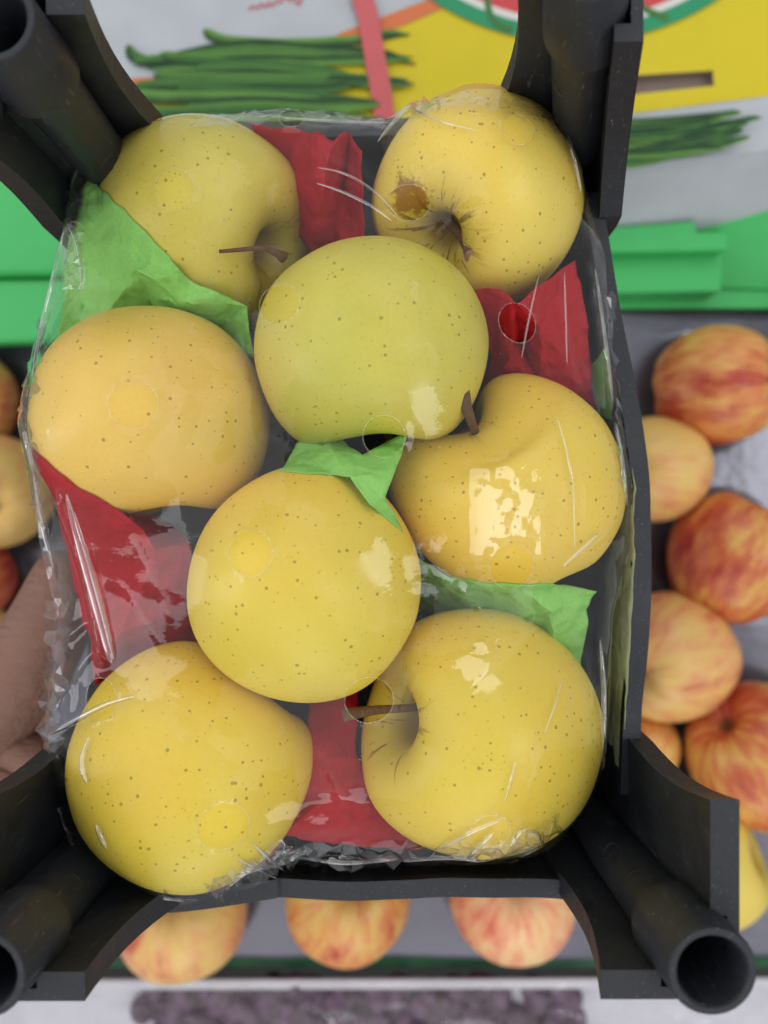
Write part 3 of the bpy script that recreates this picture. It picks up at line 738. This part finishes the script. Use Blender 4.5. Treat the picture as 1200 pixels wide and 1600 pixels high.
post((.0945, -.1345), -1, 1, .037, .033, .053, .054, ZT, (0.0, .005), (.0828, -.1215))     # lower right
post((-.1200, -.1350), 1, 1, .0405, .054, .052, .052, ZT, (0.0, .005), (-.1015, -.1225))    # lower left
post((-.1200, .1400), 1, -1, .0405, .042, .040, .040, ZT, (0, 0), (-.0990, .1245))           # upper left
post((.0840, .1450), -1, -1, .034, .046, .026, .042, ZT, (-.015, .006), (.0690, .1330))      # upper right

# ------------------------------------------------------------------ hand
def skin_mat():
    t = NT('skin'); oc = t.obj()
    c = t.mix(t.noise(oc, 40, 4), (0.20, 0.100, 0.070, 1), (0.28, 0.148, 0.105, 1))
    c = t.mix(t.math('MULTIPLY', t.noise(oc, 300, 3), 0.3), c, (0.26, 0.12, 0.085, 1))
    mp = t.n('Mapping'); t.l(oc, mp.inputs[0]); mp.inputs['Rotation'].default_value = (0, 0, 0.6); mp.inputs['Scale'].default_value = (0.15, 1, 1)
    nrm = t.bump(t.math('ADD', t.noise(mp.outputs[0], 420, 3), t.math('MULTIPLY', t.noise(oc, 700, 3), 0.4)), 0.7, 0.0022)
    t.principled(c, 0.5, 0.35, nrm, Subsurface_Weight=0.15, Subsurface_Scale=0.004); return t.m
V, E, RR = [], [], []
def jn(u, v, z, r, prev=None):
    V.append(P(u, v, z)); RR.append(r); k = len(V) - 1
    if prev is not None: E.append((prev, k))
    return k
palm = jn(-120, 1250, -.098, .024)
wr = jn(-330, 1400, -.105, .024, palm); jn(-620, 1640, -.12, .030, wr)
th = jn(-36, 1135, -.086, .029, palm); t1 = jn(34, 1055, -.072, .0230, th); t2 = jn(80, 975, -.066, .0190, t1); t3 = jn(108, 905, -.064, .0175, t2); jn(124, 862, -.064, .0130, t3)
for q, (a, b) in enumerate([((-45, 1135), (45, 1185)), ((-50, 1192), (40, 1248)), ((-60, 1252), (28, 1312)), ((-80, 1312), (10, 1372))]):
    k = jn(a[0] - 20, a[1], -.092, .0125, palm); k1 = jn(a[0] + 65, a[1] + 30, -.074, .0105, k); k2 = jn(b[0] + 60, b[1] + 28, -.074, .0095, k1); k3 = jn(b[0] + 165, b[1] + 28, -.076, .0082, k2); jn(b[0] + 205 - 12 * q, b[1] + 30, -.074, .0066, k3)
me = bpy.data.meshes.new('hand'); me.from_pydata(V, E, []); hand = bpy.data.objects.new('hand', me); C.objects.link(hand)
sk = hand.modifiers.new('skin', 'SKIN'); sk.use_smooth_shade = True
for k, s in enumerate(me.skin_vertices[0].data): s.radius = (RR[k], RR[k]); s.use_root = (k == palm)
sb = hand.modifiers.new('sub', 'SUBSURF'); sb.levels = 2; sb.render_levels = 2
me.materials.append(skin_mat())
tag(hand, 'hand holding the black crate from the left, thumb along its wall', 'hand')

# ------------------------------------------------------------------ shop display below: green crate, grey tray, striped apples
def prism(name, top, dz, mat, parent=None, bevel=0.0012):
    bm = bmesh.new(); a = [bm.verts.new(p) for p in top]; b = [bm.verts.new(p - Vector((0, 0, dz))) for p in top]
    bm.faces.new(a); bm.faces.new(b[::-1]); n = len(a)
    for i in range(n): bm.faces.new((a[i], b[i], b[(i+1)%n], a[(i+1)%n]))
    o = bm_obj(name, bm, mat, parent)
    if bevel:
        bv = o.modifiers.new('bevel', 'BEVEL'); bv.width = bevel; bv.segments = 2; bv.limit_method = 'ANGLE'
    return o
quad = lambda z, *uv: [P(u, v, z) for u, v in uv]
shelf = prism('shelf', [Vector((-.9, -.9, -.33)), Vector((.9, -.9, -.33)), Vector((.9, .9, -.33)), Vector((-.9, .9, -.33))], .02, M['dark_shelf'])
tag(shelf, kind='structure')

display = thing('display_crate', 'green plastic display crate holding the striped red apples', 'crate')
G = M['green_plastic']
ZL = -.238
xl, xr = P(-160, 0, ZL).x, P(1262, 0, ZL).x; yt, yb = P(0, 468, ZL).y, P(0, 1524, ZL).y
def wbox(name, a, b, mat, parent): 
    bm = bmesh.new(); bm_box(bm, a, b); o = bm_obj(name, bm, mat, parent)
    bv = o.modifiers.new('bevel', 'BEVEL'); bv.width = 0.0012; bv.segments = 2; return o
wbox('crate_rim', (xl, yt - .006, ZL - .004), (xr, yt + .008, ZL), G, display)
wbox('crate_wall', (xl, yt - .001, -.305), (xr, yt + .003, ZL - .0042), G, display)
wbox('crate_rim', (xl, yb - .006, -.262), (xr, yb + .0015, -.256), simple('shaded_green_plastic', (0.015, 0.10, 0.04), 0.5), display)  # same green crate, shade on this rim painted in as a darker green
wbox('crate_wall', (xl, yb - .003, -.305), (xr, yb + .000, -.2623), G, display)
wbox('crate_wall', (xr + .0005, yb, -.305), (xr + .005, yt, ZL - .005), G, display)
wbox('crate_wall', (xl - .005, yb, -.305), (xl - .0005, yt, ZL - .005), G, display)
wbox('crate_floor', (xl, yb, -.31), (xr, yt, -.3055), G, display)

BG = [ # u v z r axis base amount label
 (1118, 604, -.222, 92, (.85, .05, .5), 'o', .72, 'striped red apple at the upper right of the tray, stem hollow facing right'),
 (1024, 733, -.222, 82, (.75, .0, -.6), 'y', .50, 'pale apricot apple half hidden by the right crate wall'),
 (1146, 870, -.222, 100, (.45, .85, .12), 'r', .70, 'dark red striped apple in the middle of the right column'),
 (1045, 1025, -.222, 100, (.75, .2, -.6), 'y', .62, 'yellow apple with red flecks beside the right crate wall'),
 (1190, 1180, -.218, 112, (.80, -.65, -.35), 'r', .66, 'large orange red apple at the right edge, blossom end showing'),
 (1092, 1345, -.222, 100, (.85, .35, .4), 'p', .02, 'plain yellow apple peeping out right of the lower right post'),
 (1000, 1165, -.236, 60, (0, 0, -1), 'o', .55, 'sliver of an orange apple above the lower right post'),
 (284, 1420, -.222, 102, (-.1, -.6, -.8), 'y', .62, 'yellow and red apple below the lower left post'),
 (543, 1398, -.222, 98, (-.2, -.6, -.8), 'o', .58, 'apricot apple under the crate, below the bottom red tissue'),
 (800, 1397, -.222, 97, (.1, -.6, -.8), 'f', .66, 'pink flecked apple under the crate, left of the lower right post'),
 (-10, 768, -.222, 90, (-.4, .3, -.8), 'y', .45, 'yellow apple with red blush at the left edge above the thumb'),
 (-62, 625, -.226, 86, (-.6, .2, -.7), 'o', .55, 'shaded apple at the left edge below the green crate'),
 (-70, 905, -.226, 84, (.3, .4, -.8), 'r', .9, 'dark red apple at the left edge beside the thumb'),
 (-66, 1010, -.226, 80, (.2, .5, -.8), 'y', .2, 'yellow apple at the left edge below the dark red one'),
 (420, 1200, -.222, 98, (.2, .5, -.8), 'y', .4, None), (700, 1190, -.222, 98, (.2, .5, -.8), 'o', .5, None),
]
PAL = {'o': ((0.74, 0.45, 0.12, 1), (0.70, 0.26, 0.075, 1), (0.45, 0.05, 0.03, 1)),
       'y': ((0.78, 0.50, 0.15, 1), (0.76, 0.36, 0.14, 1), (0.52, 0.10, 0.045, 1)),
       'r': ((0.72, 0.38, 0.09, 1), (0.60, 0.14, 0.05, 1), (0.36, 0.025, 0.02, 1)),
       'p': ((0.74, 0.56, 0.10, 1), (0.78, 0.55, 0.12, 1), (0.7, 0.4, 0.1, 1)),
       'f': ((0.84, 0.55, 0.26, 1), (0.82, 0.36, 0.18, 1), (0.66, 0.10, 0.07, 1))}
cups = []
for i, (u, v, z, rp, ax, pal, am, lab) in enumerate(BG):
    R = rad_of(rp, z); c = P(u, v, z); cups.append((c.x, c.y, R))
    if lab is None: continue
    o = apple_mesh('striped_apple', R, ax, striped_mat('striped_skin_%d' % i, *PAL[pal], am, i * 2.7 + 1), i * 1.3 + 5, .05, 0, .04, .08, 48, 3)
    o.location = c; tag(o, lab, 'apple', 'striped apples on the grey tray')
    if i == 0:
        a = Vector(ax).normalized()
        tube('stem', [a * R * k + Vector((0, 0, .002 * k)) for k in (.45, .7, .95, 1.1)], [.0014, .0013, .0015, .002], M['stem'], o)
    if i in (4, 5):
        a = -Vector(ax).normalized() if i == 4 else Vector(ax).normalized()
# moulded grey tray with a cup for every apple
txs = np.linspace(xl + .004, xr - .004, 190); tys = np.linspace(yb + .004, yt - .004, 150)
TX, TY = np.meshgrid(txs, tys); TZ = np.full(TX.shape, -.2515)
for (a, b, R) in cups:
    d = np.hypot(TX - a, TY - b); TZ = np.minimum(TZ, -.2515 - .016 * np.clip(1.15 - (d / R) ** 2, 0, 1))
TZ += .0035 * np.sin(TX * 23 + 2 * np.sin(TY * 9)) * np.sin(TY * 19 + np.sin(TX * 11))
nyy, nxx = TX.shape
vv = np.stack([TX.ravel(), TY.ravel(), TZ.ravel()], 1).tolist()
ff = [(j*nxx+i, j*nxx+i+1, (j+1)*nxx+i+1, (j+1)*nxx+i) for j in range(nyy-1) for i in range(nxx-1)]
tray = mesh_obj('apple_tray', vv, ff, M['tray'])
sd = tray.modifiers.new('thickness', 'SOLIDIFY'); sd.thickness = .0008
tag(tray, 'grey moulded plastic tray under the striped apples', 'tray')

# ------------------------------------------------------------------ green crates behind
gr = thing('green_crate', 'bright green plastic crate with a stepped ledge right of the black crate', 'crate')
prism('ledge', quad(-.205, (700,372), (1088,345), (1088,362), (1137,362), (1137,390), (700,398)), .010, G, gr)
prism('front_panel', quad(-.218, (700,398), (1132,391), (1128,455), (700,462)), .02, G, gr, .002)
prism('crate_body', quad(-.232, (700,340), (1130,340), (1130,430), (700,430)), .07, G, gr)
gs = thing('green_crate', 'leaning green crate panel at the right edge below the printed carton', 'crate')
def slab(name, corners, th, mat, parent):
    bm = bmesh.new(); a = [bm.verts.new(p) for p in corners]; nn = (corners[1] - corners[0]).cross(corners[2] - corners[0]).normalized()
    if nn.z < 0: nn = -nn
    b = [bm.verts.new(p - nn * th) for p in corners]; bm.faces.new(a); bm.faces.new(b[::-1]); n = len(a)
    for i in range(n): bm.faces.new((a[i], b[i], b[(i+1)%n], a[(i+1)%n]))
    return bm_obj(name, bm, mat, parent)
slab('side_panel', [P(1162,232,-.185), P(1320,225,-.185), P(1320,455,-.235), P(1082,448,-.235), P(1086,345,-.212)], .004, G, gs)
slab('corner_panel', [P(1210,490,-.225), P(1330,440,-.20), P(1330,760,-.225), P(1235,600,-.235)], .004, G, gs)
gl = thing('green_crate', 'bright green crate at the left edge behind the upper left post', 'crate')
prism('upper_panel', quad(-.200, (-200,200), (240,200), (240,425), (-200,430)), .012, G, gl, .004)
prism('lower_panel', quad(-.207, (-200,437), (240,432), (240,528), (-200,542)), .012, G, gl, .003)
prism('crate_body', quad(-.222, (-200,210), (240,210), (240,500), (-200,505)), .08, G, gl)

# ------------------------------------------------------------------ printed carton
def card(name, col, grain=0.06): return simple(name, col, 0.55, 0.35, grain, 45, 0.12, 160, 0.001)
ink = {'white': card('carton_white', (0.44, 0.47, 0.50), 0.12), 'yellow': card('ink_yellow', (0.62, 0.50, 0.012)), 'orange': card('ink_orange', (0.62, 0.17, 0.06)),
       'red': card('ink_red', (0.55, 0.06, 0.07)), 'green': card('ink_ring_green', (0.02, 0.27, 0.12)), 'kraft': card('kraft_board', (0.25, 0.19, 0.15)),
       'leafgreen': card('ink_leaf', (0.05, 0.17, 0.04)), 'cream': card('ink_cream', (0.62, 0.62, 0.58)), 'script': card('ink_script', (0.55, 0.10, 0.14)),
       'strap': simple('red_strap', (0.55, 0.09, 0.10), 0.4, 0.5, 0.08, 80, 0.2, 400)}
def pepper_ink():
    t = NT('ink_pepper'); oc = t.obj(); at = t.n('Attribute', _attribute_name='across'); 
    f = t.math('ADD', at.outputs['Fac'], t.math('MULTIPLY', t.math('SUBTRACT', t.noise(oc, 60, 3), 0.5), 0.5))
    rnd = t.n('ObjectInfo').outputs['Random']; c = t.mix(t.ramp(f, 0.1, 0.9), t.mix(rnd, (0.13, 0.29, 0.05, 1), (0.035, 0.13, 0.03, 1)), (0.012, 0.05, 0.018, 1))
    t.principled(c, 0.55, 0.3); return t.m
ink['pepper'] = pepper_ink()
ZC = -.175
carton = thing('printed_carton', 'large white and yellow cardboard carton printed with green peppers and a round emblem', 'carton')
FE = [(100, 352), (600, 300), (945, 262), (1160, 238), (1420, 210)]          # front edge of the lid
def flat(name, uv, lift, mat):
    return mesh_obj(name, [P(u, v, ZC + lift) for u, v in uv], [tuple(range(len(uv)))][::1], mat, carton, False)
SL = [(985, 118), (1114, 110), (1116, 134), (985, 148)]                        # hand hole
front = [(100, 352), (985, 258), (1116, 243), (1420, 210)]
for uv in ([(100, -330), (985, -330), SL[0], SL[3], (985, 258), (100, 352)], [(985, -330), (1114, -330), SL[1], SL[0]], [SL[3], SL[2], (1116, 243), (985, 258)], [(1114, -330), (1420, -330), (1420, 210), (1116, 243), SL[2], SL[1]]):
    flat('lid', uv[::-1], 0, ink['white'])
a = [P(u, v, ZC) for u, v in ((100, 352), (1420, 210), (1420, -330), (100, -330))]; b = [p - Vector((0, 0, .10)) for p in a]; b[0] = P(100, 462, -.216); b[1] = P(1420, 328, -.216)
for q, (i, j) in enumerate(((0, 1), (1, 2), (2, 3), (3, 0))):
    mesh_obj('side_panel', [a[i], a[j], b[j], b[i]], [(0, 1, 2, 3)], ink['white'], carton, False)
s = [P(u, v, ZC) for u, v in SL]; s2 = [p - Vector((0, 0, .006)) for p in s]
for i in range(4): mesh_obj('hole_edge', [s[i], s[(i+1)%4], s2[(i+1)%4], s2[i]], [(0, 1, 2, 3)], ink['kraft'], carton, False)
big = [P(u, v, ZC - .006) for u, v in ((970, 100), (1130, 95), (1130, 150), (970, 160))]
mesh_obj('inner_flap', big, [(0, 1, 2, 3)], ink['kraft'], carton, False)
YB = lambda u: 178 - (u - 980) * 0.127                                       # lower limit of the yellow field
e = .0004
for uv in ([(520, 70), (700, 2), (985, -100), SL[0], SL[3], (985, YB(985)), (600, YB(600)), (200, YB(200) + 10), (200, 132), (400, 120)],
           [(985, -330), (1114, -330), SL[1], SL[0]], [SL[3], SL[2], (1116, YB(1116)), (985, YB(985))],
           [(1114, -330), (1420, -330), (1420, YB(1420)), (1116, YB(1116)), SL[2], SL[1]], [(700, 2), (985, -330), (985, -100)]):
    flat('yellow_print', uv[::-1], e, ink['yellow'])
flat('orange_stripe', [(498, 72), (530, 52), (640, 10), (720, -20), (720, 0), (640, 36), (590, 54)], 2 * e, ink['orange'])
flat('orange_stripe', [(205, 122), (280, 120), (300, 126), (276, 133), (205, 135)], 2 * e, ink['orange'])
def pepper(pts, rad, lift):
    ps = crom(pts, 6); n = len(ps); vs, ac, fs = [], [], []
    for i, (u, v) in enumerate(ps):
        t = i / (n - 1); q = ps[min(i + 1, n - 1)]; p = ps[max(i - 1, 0)]; dx, dy = q[0] - p[0], q[1] - p[1]; l = math.hypot(dx, dy)
        r = rad * (min(1, (t / .12) ** .6 * .85 + .15)) * (1 - 0.9 * max(0, t - .72) / .28) if t > 0 else rad * .15
        for k in (-1, 0, 1): vs.append(P(u - dy / l * r * k, v + dx / l * r * k, ZC + lift)); ac.append((k + 1) / 2)
    for i in range(n - 1):
        for k in (0, 1): fs.append((i*3+k, i*3+k+1, (i+1)*3+k+1, (i+1)*3+k))
    o = mesh_obj('printed_pepper', vs, fs, ink['pepper'], carton, False)
    o.data.attributes.new('across', 'FLOAT', 'POINT').data.foreach_set('value', ac); return o
lf = [3 * e]
def pep(pts, r): lf[0] += .0002; pepper(pts, r, lf[0])
rp_ = random.Random(5)
pep([(318, 46), (350, 62), (450, 68), (560, 62), (640, 52)], 8)
pep([(570, 66), (600, 52), (640, 54)], 5)
pep([(200, 70), (212, 90), (260, 100), (330, 95), (450, 92), (580, 88), (650, 100)], 9)
for q in range(17):
    y_ = 76 + q * 7.4; a_ = rp_.uniform(205, 300); b_ = rp_.uniform(530, 655) if q < 7 else rp_.uniform(500, 600); w_ = rp_.uniform(-9, 9); l_ = rp_.uniform(-12, 12)
    pts_ = [(a_, y_ + w_ + rp_.uniform(-8, 8)), (a_ + 50, y_ + w_), (400, y_ - 4), (500, y_ + l_ * .4), (b_, y_ + l_)]
    pep(pts_ if q % 3 else pts_[::-1], rp_.uniform(7, 11))
for q in range(22):
    y_ = 176 + q * 2.6; a_ = 1195 - rp_.uniform(0, 90); sl = rp_.uniform(.05, .30)
    pep([(a_, y_ + rp_.uniform(-6, 4)), (a_ - 60, y_ + 60 * sl), (1020, y_ + 120 * sl), (960, y_ + 150 * sl), (880, y_ + 30)], rp_.uniform(3, 6))
def arc(r, n=70, cu=897, cv=-318):
    return [(cu + r * math.cos(t), cv + r * math.sin(t) * .97) for t in [math.pi * k / n for k in range(n + 1)]]
def band(name, r0, r1, lift, mat):
    A, B = arc(r0), arc(r1); n = len(A); vs = [P(u, v, ZC + lift) for u, v in A + B]
    mesh_obj(name, vs, [(i, i + 1, n + i + 1, n + i) for i in range(n - 1)], mat, carton, False)
band('emblem_ring', 372, 396, 4 * e, ink['green']); band('emblem_ring', 360, 372, 4 * e, ink['cream'])
flat('emblem_field', arc(360), 4 * e, ink['red'])
def stroke(name, pts, r, lift, mat):
    ps = crom(pts, 5); vs, fs = [], []
    for i, (u, v) in enumerate(ps):
        q = ps[min(i+1, len(ps)-1)]; p = ps[max(i-1, 0)]; l = math.hypot(q[0]-p[0], q[1]-p[1]) or 1
        nx_, ny_ = -(q[1]-p[1]) / l, (q[0]-p[0]) / l
        for k in (-1, 1): vs.append(P(u + nx_ * r * k, v + ny_ * r * k, ZC + lift))
    for i in range(len(ps) - 1): fs.append((2*i, 2*i+1, 2*i+3, 2*i+2))
    return mesh_obj(name, vs, fs, mat, carton, False)
stroke('emblem_stalk', [(770, -40), (762, 5), (775, 35), (800, 45)], 5, 5 * e, ink['leafgreen'])
stroke('emblem_stalk', [(980, -10), (1010, 15), (1045, 28)], 5, 5 * e, ink['leafgreen'])
stroke('emblem_stalk', [(860, -60), (880, 0), (930, 10)], 4, 5 * e, ink['leafgreen'])
stroke('script_lettering', [(388, 14), (396, 9), (402, 13), (408, 5), (414, 11), (420, 3), (425, 9), (432, 0), (438, 3), (446, -8)], 1.4, 2 * e, ink['script'])
stroke('script_lettering', [(448, -10), (453, 1), (459, -9), (463, 3), (468, 6), (471, -8)], 1.6, 2 * e, ink['script'])
st = stroke('strap', [(556, -330), (562, -40), (574, 20), (586, 90), (598, 160), (606, 230), (612, 296)], 16, .0035, ink['strap'])
sd = st.modifiers.new('thickness', 'SOLIDIFY'); sd.thickness = .0008

# ------------------------------------------------------------------ wrapped tray of dark grapes at the bottom edge
ZP = -.240
pk = thing('foam_tray', 'white foam tray in clear film at the bottom edge in front of the green crate', 'tray')
prism('tray_base', quad(ZP - .012, (-250, 1538), (1500, 1534), (1500, 1760), (-250, 1760)), .004, M['white_foam'], pk, .004)
prism('tray_lip', quad(ZP, (-250, 1533), (1500, 1529), (1500, 1545), (-250, 1549)), .003, M['white_foam'], pk, .002)
gm = NT('grape_skin'); oc = gm.obj()
gc = gm.mix(gm.ramp(gm.noise(oc, 90, 4), 0.35, 0.65), (0.035, 0.004, 0.02, 1), (0.11, 0.04, 0.10, 1)); gm.principled(gc, 0.45, 0.4)
bm = bmesh.new()
for k in range(420):
    u = min(960, max(215, random.uniform(270, 880) + random.gauss(0, 40))); v = random.uniform(1540, 1720); c = P(u, v, ZP - .010 + random.uniform(-.005, .004))
    r = bmesh.ops.create_icosphere(bm, subdivisions=2, radius=random.uniform(.0062, .0095))['verts']
    sx_, sy_ = random.uniform(.9, 1.25), random.uniform(.9, 1.2)
    for q in r: q.co = Vector((q.co.x * sx_, q.co.y * sy_, q.co.z * .9)) + c
gp = bm_obj('grapes', bm, gm.m, None, True); tag(gp, 'dark purple grapes under clear film at the bottom edge', 'grapes', None, 'stuff')
N1, N2 = 120, 26; vs, fs = [], []
for j in range(N2):
    for i in range(N1):
        u = -200 + 1650 * i / (N1 - 1); v = 1534 + 220 * j / (N2 - 1); p = P(u, v, ZP + .004)
        p.z += .006 * noise.noise(p * 45) + .0025 * (1 - 2 * abs(noise.noise(p * 130))); vs.append(p)
for j in range(N2 - 1):
    for i in range(N1 - 1): fs.append((j*N1+i, j*N1+N1+i, j*N1+N1+i+1, j*N1+i+1))
mesh_obj('cover_film', vs, fs, film_mat('tray_film', 0.03, 0.9, 0.12, 0.30), pk)
